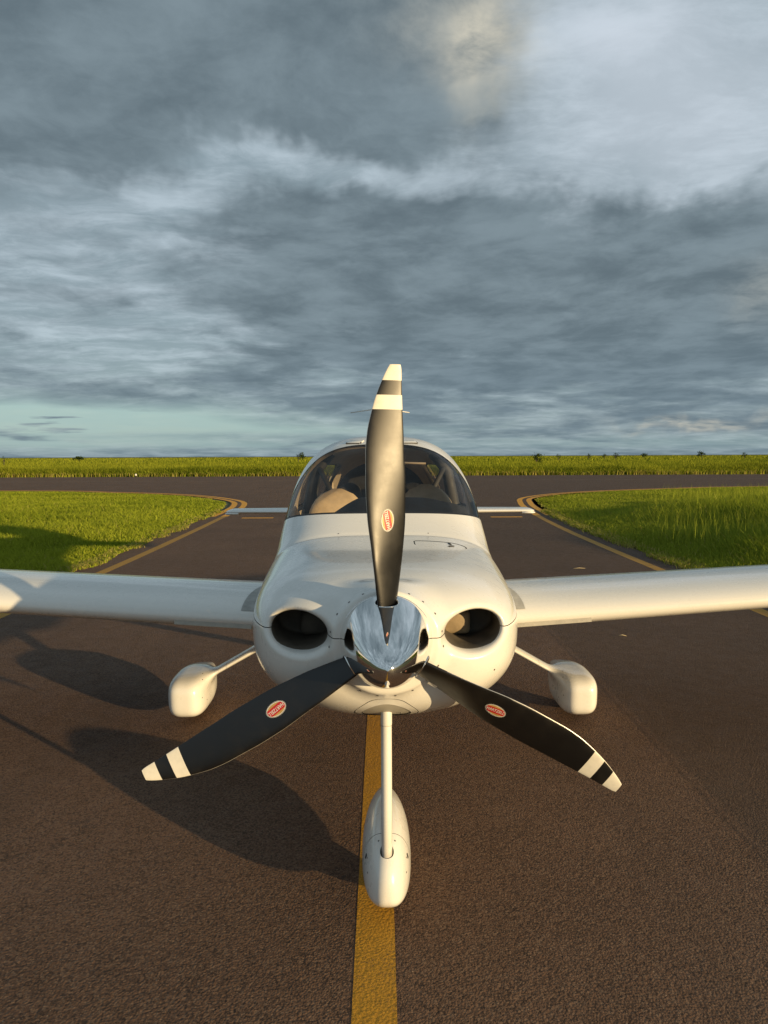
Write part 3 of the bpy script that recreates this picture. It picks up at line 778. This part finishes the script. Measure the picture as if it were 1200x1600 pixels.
# ------------------------------------------------------------------ cabin interior
def dash():
    secs = []
    for y, dz in ((1.66, -0.12), (1.78, -0.035), (1.92, 0.0), (2.04, 0.0), (2.09, -0.02), (2.10, -0.12)):
        top = []
        for x in np.linspace(-0.56, 0.56, 41):
            zt = 1.575 - 0.30*max(0, x - 0.25)**1.35 - 0.02*abs(x) - 0.85*max(0, -x - 0.14)**1.25
            w_, zm, z_t, zb, nt, nb = [float(q(np.array(y))) for q in SF]
            lim = zm + (z_t - 0.05 - zm) * max(0, 1 - (abs(x)/(w_-0.05))**nt)**(1/nt)
            top.append((x, y, min(zt + dz, lim)))
        bot = [(x, y, 1.15) for x in np.linspace(0.56, -0.56, 5)]
        secs.append(np.array(top + bot))
    return loft(secs)
mesh_obj('glareshield', *dash(), DASHB, plane)
def rounded_back(cx, y, z0, z1, w, t, rake=0.25, pw=3.0):
    secs = []
    for s in np.linspace(0, 1, 16):
        z = z0 + (z1-z0)*s; hw = w/2 * max(0.02, (1 - max(0, (s-0.35)/0.65)**pw))**(0.5); th = t/2 * max(0.1, 1 - s**6)
        secs.append(np.array([(cx + hw*np.sign(math.cos(a))*abs(math.cos(a))**0.6, y + rake*(z-z0) + th*np.sign(math.sin(a))*abs(math.sin(a))**0.7, z) for a in np.linspace(0, 2*math.pi, 22, endpoint=False)]))
    return loft(secs)
for cx, y, z1, mat, hr in ((-0.34, 2.74, 1.59, LEATHER, True), (0.33, 2.66, 1.625, LEATHER, True), (-0.28, 3.62, 1.45, DARKLEA, False), (0.28, 3.62, 1.45, DARKLEA, False)):
    st = bpy.data.objects.new('seat', None); C.objects.link(st); st.parent = plane
    mesh_obj('seat_back', *rounded_back(cx, y, 0.98, z1, 0.47, 0.13), mat, st)
    mesh_obj('seat_cushion', *bbox((cx, y - 0.22, 0.97), (0.47, 0.46, 0.13), 0.05, 3), mat, st)
    if not hr: mesh_obj('headrest', *rounded_back(cx, y + 0.14, z1 - 0.01, z1 + 0.15, 0.20, 0.09, 0.2), DARKLEA, st)
mesh_obj('glint_rod', *tube([(0.02, 2.36, 1.795), (0.30, 2.34, 1.785)], 0.007, 8), LEATHER, plane)  # tan rod stands in for a bright line of reflected sun
mesh_obj('centre_console', *bbox((0, 2.45, 1.05), (0.20, 0.7, 0.35), 0.04, 2), DARKLEA, plane)
for s in (-1, 1):                                             # seat belts and dark door posts behind the front seats
    mesh_obj('door_post', *tube([(s*0.585, 3.12, 1.10), (s*0.575, 3.12, 1.45), (s*0.52, 3.1, 1.72), (s*0.40, 3.08, 1.86)], [0.05, 0.05, 0.045, 0.04], 10), DARKLEA, plane)
    mesh_obj('seat_belt', *tube([(s*0.50, 3.08, 1.76), (s*0.42, 2.98, 1.62), (s*0.34, 2.92, 1.45)], 0.02, 6), DARKLEA, plane)

# ------------------------------------------------------------------ wings
def airfoil(n=26, t=0.15, m=0.022, p=0.4):
    b = np.linspace(0, math.pi, n); x = (1 - np.cos(b)) / 2
    yt = 5*t*(0.2969*np.sqrt(x) - 0.126*x - 0.3516*x**2 + 0.2843*x**3 - 0.1036*x**4)
    yc = np.where(x < p, m/p**2*(2*p*x - x*x), m/(1-p)**2*((1-2*p) + 2*p*x - x*x))
    up_ = np.stack([x, yc + yt], 1); lo = np.stack([x, yc - yt], 1)
    return np.concatenate([up_[::-1], lo[1:-1]])             # TE -> top -> LE -> bottom
def wing_surface(s, stations, t=0.16, m=0.022, inc=2.0, n=26):
    """stations: (x, y_le, z_le, chord, thickness factor)"""
    A = airfoil(n, t, m); secs = []
    for x, yl, zl, c, k in stations:
        ca, sa = math.cos(R(inc)), math.sin(R(inc))
        secs.append(np.array([(s*x, yl + c*(u*ca + v*k*sa), zl + c*(v*k*ca - u*sa)) for u, v in A]))
    V, F = loft(secs)
    if s < 0: F = [f[::-1] for f in F]
    return V, F
def wing_params(x):
    k = (x - 0.6) / 5.1
    return 1.70 + 0.10*k, 0.826 + (x - 0.6)*math.tan(R(3.75)), 1.50 - 0.50*k
wst = [(x, *wing_params(x), 1.0) for x in np.linspace(0.40, 5.45, 34)]
for q in (0.10, 0.18, 0.24, 0.28, 0.30):
    yl, zl, c = wing_params(5.45 + q); kk = math.sqrt(max(0.01, 1 - (q/0.302)**2))
    wst.append((5.45 + q, yl + (1-kk)*c*0.35, zl + 0.01*q, c*(0.55 + 0.45*kk), kk))
def outward(VF):
    V, F = VF; bm = bmesh.new(); vs = [bm.verts.new(v) for v in V]
    for f in F: bm.faces.new([vs[i] for i in f])
    bmesh.ops.recalc_face_normals(bm, faces=bm.faces[:]); bm.verts.index_update()
    F2 = [tuple(v.index for v in f.verts) for f in bm.faces]; bm.free(); return V, F2
def autosmooth(o, ang=40):
    me = o.data; bm = bmesh.new(); bm.from_mesh(me)
    for e in bm.edges:
        if len(e.link_faces) == 2 and e.calc_face_angle(0) > R(ang): e.smooth = False
    bm.to_mesh(me); bm.free(); return o
WINGS = {}
for s in (-1, 1):
    wg = autosmooth(mesh_obj('wing', *outward(wing_surface(s, wst)), WHITE, plane)); WINGS[s] = wg
    # stall strip: a thin wedge bar riding on the leading edge
    secs = []
    for x in np.linspace(0.80, 1.27, 8):
        yl, zl, c = wing_params(x); b = (yl + 0.014, zl - 0.038)
        secs.append(np.array([(s*x, b[0] - 0.010, b[1] + 0.018), (s*x, b[0] - 0.018, b[1] - 0.006), (s*x, b[0] + 0.014, b[1] - 0.016)]))
    mesh_obj('stall_strip', *outward(loft(secs)), STRIP, wg, False)
    # root leading edge cuff patch (grey walkway at the root)
    A = airfoil(60, 0.16, 0.022); ntop = 60
    pts = []
    for v_ in np.linspace(0.0, 1.0, 12):
        u0 = 0.025 + 0.34*v_**1.3
        wdt = 0.085*(1 - v_**2)
        row = []
        for x in np.linspace(0.56, 0.785 + wdt, 5):
            yl, zl, c = wing_params(x); zz = np.interp(u0, A[:ntop, 0][::-1], A[:ntop, 1][::-1])
            row.append((s*x, yl + c*u0*math.cos(R(2.0)) + c*zz*math.sin(R(2.0)), zl + c*(zz*math.cos(R(2.0)) - u0*math.sin(R(2.0))) + 0.003))
        pts.append(row)
    V = np.array(pts).reshape(-1, 3); F = [(i*5+j, i*5+j+1, (i+1)*5+j+1, (i+1)*5+j) for i in range(11) for j in range(4)]
    mesh_obj('wing_walk', *up((V, F)), GREYPAINT, wg)
    # tie-down ring under the wing
    yl, zl, c = wing_params(2.08); T = []
    V, F = tube([(s*2.08, yl + 0.33 + 0.022*math.cos(a), zl - 0.10 + 0.024*math.sin(a)) for a in np.linspace(0, 2*math.pi, 13)], 0.006, 6)
    mesh_obj('tie_down_ring', V, F, STEEL, wg)
    # flap / aileron gap as a thin dark recess line, on the upper surface
    rows = []
    for x in np.linspace(0.72, 5.2, 40):
        yl, zl, c = wing_params(x)
        r_ = []
        for u0 in (0.745, 0.750):
            zz = np.interp(u0, A[:ntop, 0][::-1], A[:ntop, 1][::-1]); r_.append((s*x, yl + c*u0, zl + c*(zz - u0*math.sin(R(2.0))) + 0.004))
        rows.append(r_)
    V = np.array(rows).reshape(-1, 3); F = [(i*2, i*2+1, i*2+3, i*2+2) for i in range(39)]
    mesh_obj('flap_gap', *up((V, F)), DARKSLOT, wg, False)

# ------------------------------------------------------------------ tail
hst = [(x, 6.33 + 0.10*x/1.9, 1.135, 0.84 - 0.24*x/1.9, 1.0) for x in np.linspace(0.0, 1.90, 12)] + [(1.94, 6.45, 1.135, 0.57, 0.75), (1.965, 6.48, 1.135, 0.50, 0.3)]
for s in (-1, 1):
    hs = autosmooth(mesh_obj('horizontal_stabilizer', *outward(wing_surface(s, hst, 0.10, 0.0, 0.0, 18)), WHITE, plane))
    mesh_obj('elevator_horn', *outward(wing_surface(s, [(1.80, 6.40, 1.112, 0.35, 1), (1.95, 6.42, 1.112, 0.32, 1), (1.975, 6.46, 1.112, 0.25, 0.3)], 0.12, 0, 0, 12)), WHITE, hs)
A = airfoil(18, 0.10, 0.0); secs = []
for z, yl, c, k in ((1.20, 5.95, 1.40, 1), (1.5, 6.25, 1.15, 1), (1.9, 6.52, 0.98, 1), (2.3, 6.76, 0.82, 1), (2.52, 6.90, 0.70, 1), (2.57, 6.97, 0.58, 0.6), (2.59, 7.05, 0.45, 0.15)):
    secs.append(np.array([(v*c*k, yl + u*c, z) for u, v in A]))
fin = autosmooth(mesh_obj('vertical_fin', *outward(loft(secs)), WHITE, plane))
for s in (-1, 1):
    mesh_obj('antenna_whisker', *tube([(s*0.02, 6.98, 2.465), (s*0.40, 7.22, 2.425)], [0.009, 0.006], 6), BADGEW, fin)

# ------------------------------------------------------------------ spinner, hub, propeller
HR = 0.043
SL, SR, SY = 0.372, 0.173, 0.044
def spin_r(t): return SR * np.maximum(t, 0.0)**0.53
prof = [(t, spin_r(t)) for t in np.concatenate([np.linspace(0, 0.28, 16)**2, np.linspace(0.1, 1.0, 50)])]
k = 160; secs = []
for t, r in prof:
    y = SY - SL*(1 - t); r = max(r, 0.0006)
    secs.append(np.array([(r*math.sin(a), y, HZ + r*math.cos(a)) for a in np.linspace(0, 2*math.pi, k, endpoint=False)]))
SV, SF_ = loft(secs, cap=False)
BL_ANG = [R(0.2), R(120.4), R(240.2)]                         # clockwise from the top, seen from the front
BY = -0.008                                                   # blade plane
def g_holes(x, y, z):
    g = np.full(len(x), 1.0)
    for a in BL_ANG:
        d = np.array([math.sin(a), 0, math.cos(a)]); v = np.stack([x, y - BY, z - HZ], 1); al = v @ d
        rr = np.linalg.norm(v - al[:, None]*d, axis=1) - HR
        g = np.minimum(g, np.where(al > 0, rr, 1.0))
    return g
V, F = fclip((SV, SF_), g_holes)
def spin_n(V):
    rho = np.hypot(V[:, 0], V[:, 2]-HZ); t = np.clip((V[:, 1] - SY)/SL + 1, 0.004, 1); sl = (spin_r(np.minimum(t + 1e-3, 1.0)) - spin_r(t - 1e-3)) / 2e-3 / SL
    N = np.stack([V[:, 0]/np.maximum(rho, 1e-6), -sl, (V[:, 2]-HZ)/np.maximum(rho, 1e-6)], 1); return N/np.linalg.norm(N, axis=1)[:, None]
Vo, Fo = outward((V, F))
spin = mesh_obj('spinner', Vo, Fo, CHROME, plane, True, spin_n(V))
c0 = Vo[np.array(Fo[0])].mean(0)
def ringmesh(prof_, seg=96):
    return loft([np.array([(r*math.sin(a), y, HZ + r*math.cos(a)) for a in np.linspace(0, 2*math.pi, seg, endpoint=False)]) for y, r in prof_])
mesh_obj('spinner_rim', *outward(ringmesh([(0.0445, 0.11), (0.0445, 0.1735), (0.048, 0.1745), (0.054, 0.1735), (0.054, 0.11)])), CHROME, spin)
mesh_obj('propeller_hub', *outward(ringmesh([(-0.14, 0.03), (-0.12, 0.06), (-0.06, 0.10), (0.03, 0.11), (0.05, 0.11)], 32)), DARKSLOT, plane)
for a in BL_ANG:                                              # polished lips round the blade cut-outs
    d = Vector((math.sin(a), 0, math.cos(a))); e1 = Vector((math.cos(a), 0, -math.sin(a))); e2 = Vector((0, 1, 0)); pts = []
    for b in np.linspace(0, 2*math.pi, 49):
        off = e1*math.cos(b)*HR + e2*math.sin(b)*HR
        y = BY + off.y; t = np.clip((y - SY)/SL + 1, 0, 1); rs = spin_r(t)
        tt = math.sqrt(max(1e-6, rs*rs - (math.cos(b)*HR)**2)); pts.append(Vector((0, BY, HZ)) + off + d*tt)
    mesh_obj('cutout_lip', *tube(pts, 0.0026, 6), CHROME, spin)
PR = 1.012
LEo = hermite([0.06, .12, .188, .36, .474, .588, .696, .764, .84, .892, .943, .985, 1.0], [.028, .030, .036, .055, .069, .0745, .0745, .069, .0525, .037, .017, -.003, -.012])
TEo = hermite([0.06, .12, .188, .36, .474, .588, .696, .764, .84, .892, .943, .985, 1.0], [.028, .032, .042, .062, .069, .069, .064, .0615, .0575, .0555, .054, .053, .050])
def beta(r): return min(R(40), math.atan(0.25/max(r, 0.05)))
B_ST = sorted(set(list(np.round(np.linspace(0.06, 0.84, 34), 4)) + [0.845, 0.87, 0.895, 0.92, 0.9455, 0.96, 0.972, 0.982, 0.990, 0.996, 1.0]))
NB = 28
def blade_section(r):
    """local frame: x = chordwise (towards trailing edge), y = aft, z = radial; front (cambered) side towards -y"""
    le, te = float(LEo(np.array(r))), float(TEo(np.array(r))); be = beta(r)
    c = (le + te) / math.cos(be); mid = (te - le) / 2
    th = np.interp(r, [0.06, .14, .25, .4, .7, .9, 1.0], [.056, .052, .034, .023, .013, .008, .004])
    rd = np.clip((0.24 - r)/0.12, 0, 1)
    P = []
    for j in range(NB):
        a = 2*math.pi*j/NB; u = -math.cos(a)/2                # -.5 = leading edge
        tf = abs(math.sin(a))**(1.0) * (1 - (1-rd)*0.45*(u+0.1)) 
        v = (-0.68 if math.sin(a) > 0 else 0.32*(1-rd) + 0.5*rd) * tf * th if rd < 1 else -0.5*math.sin(a)*th
        if 0 < rd < 1: v = (1-rd)*((-0.68 if math.sin(a) > 0 else 0.32)*tf*th) + rd*(-0.5*math.sin(a)*th)
        X = u*c; Yv = v
        P.append((mid + X*math.cos(be) - Yv*math.sin(be)*0, X*math.sin(be) + Yv*math.cos(be) , r*PR))
    return np.array(P)
def blade_mesh():
    V, F = loft([blade_section(r) for r in B_ST])
    idx = []
    for f in F[:-2]:
        i = min(f)//NB; r = (B_ST[i] + B_ST[i+1])/2; j = min(q % NB for q in f) if max(q % NB for q in f) - min(q % NB for q in f) < NB//2 else NB-1
        lead = j in (0, NB-1)
        if r > 0.9455 or 0.845 < r < 0.895: idx.append(1)
        elif lead and r > 0.22: idx.append(2)
        else: idx.append(0)
    return V, F, idx + [0, 1]
BV, BF, BI = blade_mesh()
bm_ = mesh_obj('propeller_blade', BV, BF, [BLACKP, CREAM, EDGE], None, True, None, BI)
_bm = bmesh.new(); _bm.from_mesh(bm_.data); bmesh.ops.recalc_face_normals(_bm, faces=_bm.faces[:]); _bm.to_mesh(bm_.data); _bm.free()
autosmooth(bm_, 50)
blade_me = bm_.data
def front_y(xl, r):                                           # front surface of the blade at chordwise offset xl
    P = blade_section(r)[:NB//2+1]; o = np.argsort(P[:, 0]); return float(np.interp(xl, P[o, 0], P[o, 1]))
def drape(pts, lift):
    return np.array([(u, front_y(u, z/PR) - lift, z) for u, z in pts])
def text_mesh(body, size):
    cu = bpy.data.curves.new('t', 'FONT'); cu.body = body; cu.size = size; cu.align_x = 'CENTER'; cu.align_y = 'CENTER'; cu.resolution_u = 3
    cu.offset = size*0.012
    o = bpy.data.objects.new('t', cu); C.objects.link(o)
    dg = bpy.context.evaluated_depsgraph_get(); me = bpy.data.meshes.new_from_object(o.evaluated_get(dg))
    V = np.array([v.co[:] for v in me.vertices]); F = [tuple(p.vertices) for p in me.polygons]
    bpy.data.objects.remove(o); bpy.data.curves.remove(cu); bpy.data.meshes.remove(me); return V, F
def badge():
    """oval maker's badge, long axis along the blade; band and lettering run root to tip"""
    CZ = 0.462; parts = []; idx = []
    a_, b_ = 0.041, 0.0235
    def oval(sa, lift, mi, inner=None):
        N = 48; ring = [(0.004 + sa[1]*math.sin(q), CZ + sa[0]*math.cos(q)) for q in np.linspace(0, 2*math.pi, N, endpoint=False)]
        rows = [[((p[0]-0.004)*s + 0.004, (p[1]-CZ)*s + CZ) for p in ring] for s in (1, .8, .6, .4, .2, .02)]
        V = np.concatenate([drape(rw, lift) for rw in rows]); F = []
        for i in range(5):
            for j in range(N): F.append((i*N+j, i*N+(j+1) % N, (i+1)*N+(j+1) % N, (i+1)*N+j))
        F.append(tuple(5*N + j for j in range(N)))
        parts.append((V, F)); idx.extend([mi]*len(F))
    oval((a_, b_), 0.0008, 0); oval((a_*0.985, b_*0.975), 0.00085, 4); oval((a_*0.95, b_*0.92), 0.0010, 0); oval((a_*0.88, b_*0.82), 0.0012, 1)
    tl = R(10)
    def rot(u, w): return (0.004 + u*math.cos(tl) + w*math.sin(tl)*-1, CZ + w*math.cos(tl) + u*math.sin(tl))
    # red band, a tilted stripe across the oval
    row = []
    for w in np.linspace(-0.040, 0.040, 25):
        for u in (-0.0125, -0.0042, 0.0042, 0.0125):
            U, W = rot(u, w); s = math.hypot((U-0.004)/(b_*0.86), (W-CZ)/(a_*0.9))
            if s > 1: U = 0.004 + (U-0.004)/s; W = CZ + (W-CZ)/s
            row.append((U, W))
    V = drape(row, 0.0015); F = [(i*4+j, i*4+j+1, (i+1)*4+j+1, (i+1)*4+j) for i in range(24) for j in range(3)]
    parts.append((V, F)); idx.extend([2]*len(F))
    TV, TF = text_mesh('HARTZELL', 0.0175)
    L = TV[:, 0].max() - TV[:, 0].min(); sx = 0.066/L
    pts = [rot(-v[1], v[0]*sx) for v in TV]                   # reading direction = root to tip, letter tops towards the leading edge
    parts.append((drape(pts, 0.0019), TF)); idx.extend([3]*len(TF))
    V, F = joinm(*parts); return V, F, idx
GV, GF, GI = badge()
badge_me = None
for i, a in enumerate(BL_ANG):
    if i == 0: ob = bm_
    else:
        ob = bpy.data.objects.new('propeller_blade', blade_me); C.objects.link(ob)
    ob.parent = plane; ob.location = (0, BY, HZ - 0.007); ob.rotation_euler = (0, a, 0)
    if badge_me is None:
        bo = mesh_obj('maker_badge', GV, GF, [BADGEW, GOLD, RED, BADGEW, DARKSLOT], ob, False, None, GI); badge_me = bo.data
        bo['label'] = 'oval red and gold badge reading HARTZELL'
    else:
        bo = bpy.data.objects.new('maker_badge', badge_me); C.objects.link(bo); bo.parent = ob; bo['label'] = 'oval red and gold badge reading HARTZELL'
    if i == 1:
        pts = drape([(0.040, 0.205), (0.040, 0.24), (0.052, 0.24), (0.052, 0.205)], 0.001)
        mesh_obj('data_sticker', pts, [(0, 1, 2, 3)], BADGEW, ob, False)

# ------------------------------------------------------------------ landing gear
def teardrop(y, y0, y1, wm, pk=0.36):
    s = np.clip((y - y0)/(y1 - y0), 1e-4, 1 - 1e-4)
    front = np.sqrt(np.clip(1 - ((pk - s)/pk)**2, 1e-4, 1)); back = np.clip(1 - ((s-pk)/(1-pk))**2.1, 1e-3, 1)
    return wm * np.where(s < pk, front**0.9, back)
# nose pant
def pant(x, y, z, yf, yp, yb, w, zb, zm, zt, nt, nb, p, tail=2.0):
    q = np.clip((yp - y)/(yp - yf), 1e-6, None)
    a = np.clip((y - yp)/(yb - yp), 0, 1.2); sh = np.maximum(1 - a**tail, 0.02)
    ww = w*sh; up_ = np.maximum(z - zm, 0)/((zt - zm)*np.maximum(1 - 0.85*a**1.7, 0.02)); dn = np.maximum(zm - z, 0)/((zm - zb)*np.maximum(1 - 0.6*a**2, 0.05))
    s = np.where(z > zm, (np.abs(x/ww)**nt + up_**nt + 1e-12)**(1/nt), (np.abs(x/ww)**nb + dn**nb + 1e-12)**(1/nb))
    return smax(((s**p + q**p)**(1/p) - 1)*w*0.9, y - yb + 0.02, 0.02)
def f_npant(x, y, z): return pant(x, y, z, 0.045, 0.40, 0.92, 0.103, 0.045, 0.15, 0.350, 2.1, 3.0, 2.4)
npv = surface_nets(f_npant, np.arange(-0.125, 0.126, 0.006), np.arange(0.02, 0.94, 0.008), np.arange(0.025, 0.43, 0.006), 5)
npv = fclip(npv, lambda x, y, z: np.maximum(0.027 - g_leg(x, y, z), -1) * -1)      # slot for the leg
def g_nseam(x, y, z): return (0.205 + 0.35*np.abs(x) + 0.0*z - 0.30*(z-0.30)) - y
sdf_obj('nose_wheel_fairing', fclip(npv, lambda x, y, z: g_nseam(x, y, z) - 0.0012), WHITE, f_npant)
sdf_obj('nose_wheel_fairing', fclip(npv, lambda x, y, z: -g_nseam(x, y, z) - 0.0012), WHITE, f_npant)
for x, y, z in ((-.055, .17, .33), (.055, .17, .33), (-.095, .14, .2), (.095, .14, .2), (-.095, .18, .24), (.095, .18, .24)):
    p, n = proj_pt(x, y, z, f_npant); screw(p, n, s=0.8)
for s in (-1, 1):
    p, n = proj_pt(0.10*s, 0.20, 0.235, f_npant); V, F = bbox((0, 0, 0), (0.012, 0.02, 0.006), 0.002, 1)
    o = mesh_obj('fairing_clip', V, F, DARKSLOT, plane, False); o.location = p; o.rotation_euler = n.to_track_quat('Z', 'Y').to_euler()
mesh_obj('nose_strut', *outward(tube([SA - SD*0.05, SA + (SB-SA)*0.3, SA + (SB-SA)*0.85, SB], [0.0215, 0.0215, 0.0215, 0.0215], 28)), WHITE, plane)
mesh_obj('strut_collar', *outward(tube([SA + (SB-SA)*0.74, SA + (SB-SA)*0.75, SA + (SB-SA)*0.83, SA + (SB-SA)*0.84], [0.0217, 0.0229, 0.0229, 0.0217], 28)), WHITE, plane)
def tyre(name, cx, cy, rad, wd):
    pr = [(0.55, 0.30), (0.75, 0.46), (0.90, 0.5), (0.975, 0.40), (1.0, 0.2), (1.0, -0.2), (0.975, -0.40), (0.90, -0.5), (0.75, -0.46), (0.55, -0.30)]
    secs = [np.array([(cx + w*wd, cy + r*rad*math.cos(a), rad + r*rad*math.sin(a)) for r, w in pr]) for a in np.linspace(0, 2*math.pi, 37)]
    return mesh_obj(name, *outward(loft(secs, closed=False, cap=False)), RUBBER, plane)
tyre('nose_tyre', 0, 0.37, 0.165, 0.11)
# main gear
def make_main(s):
    CX = 1.350
    la = np.array([0.40, 2.40, 0.77]); lb = np.array([1.28, 2.42, 0.265])
    def f_p(x, y, z):
        return pant(x*s - CX - 0.02*(z-0.25), y, z, 2.12, 2.44, 2.98, 0.130, 0.050, 0.19, 0.332, 3.6, 3.3, 3.9)
    def f_l(x, y, z):
        d = lb - la; vx, vy, vz = x*s - la[0], (y - la[1]), z - la[2]
        t = np.clip((vx*d[0] + vy*d[1] + vz*d[2])/(d@d), 0, 1)
        px, py, pz = vx - t*d[0], vy - t*d[1], vz - t*d[2]
        th = 0.026 - 0.004*t; ch = 0.085 - 0.015*t
        return (np.sqrt((px/th)**2 + (py/ch)**2 + (pz/th)**2 + 1e-12) - 1)*th
    def f_m(x, y, z): return smin(f_p(x, y, z), f_l(x, y, z), 0.07)
    lo, hi = sorted((s*0.36, s*1.52))
    V, F = surface_nets(f_m, np.arange(lo, hi, 0.009), np.arange(2.07, 3.14, 0.0105), np.arange(0.03, 0.86, 0.009), 5)
    cutf = lambda x, y, z: x*s - 1.10
    sdf_obj('main_wheel_fairing', fclip((V, F), lambda x, y, z: cutf(x, y, z) - 0.0008), WHITE, f_m)
    sdf_obj('main_gear_leg', fclip((V, F), lambda x, y, z: -cutf(x, y, z) - 0.0008), WHITE, f_m)
    tyre('main_tyre', s*CX, 2.52, 0.150, 0.13)
    for x, y, z in ((1.27, 2.22, .20), (1.25, 2.25, .30), (1.255, 2.28, .16), (1.26, 2.32, .36), (1.25, 2.38, .26)):
        p, n = proj_pt(s*x, y, z, f_m); screw(p, n, s=0.9)
for s in (-1, 1): make_main(s)
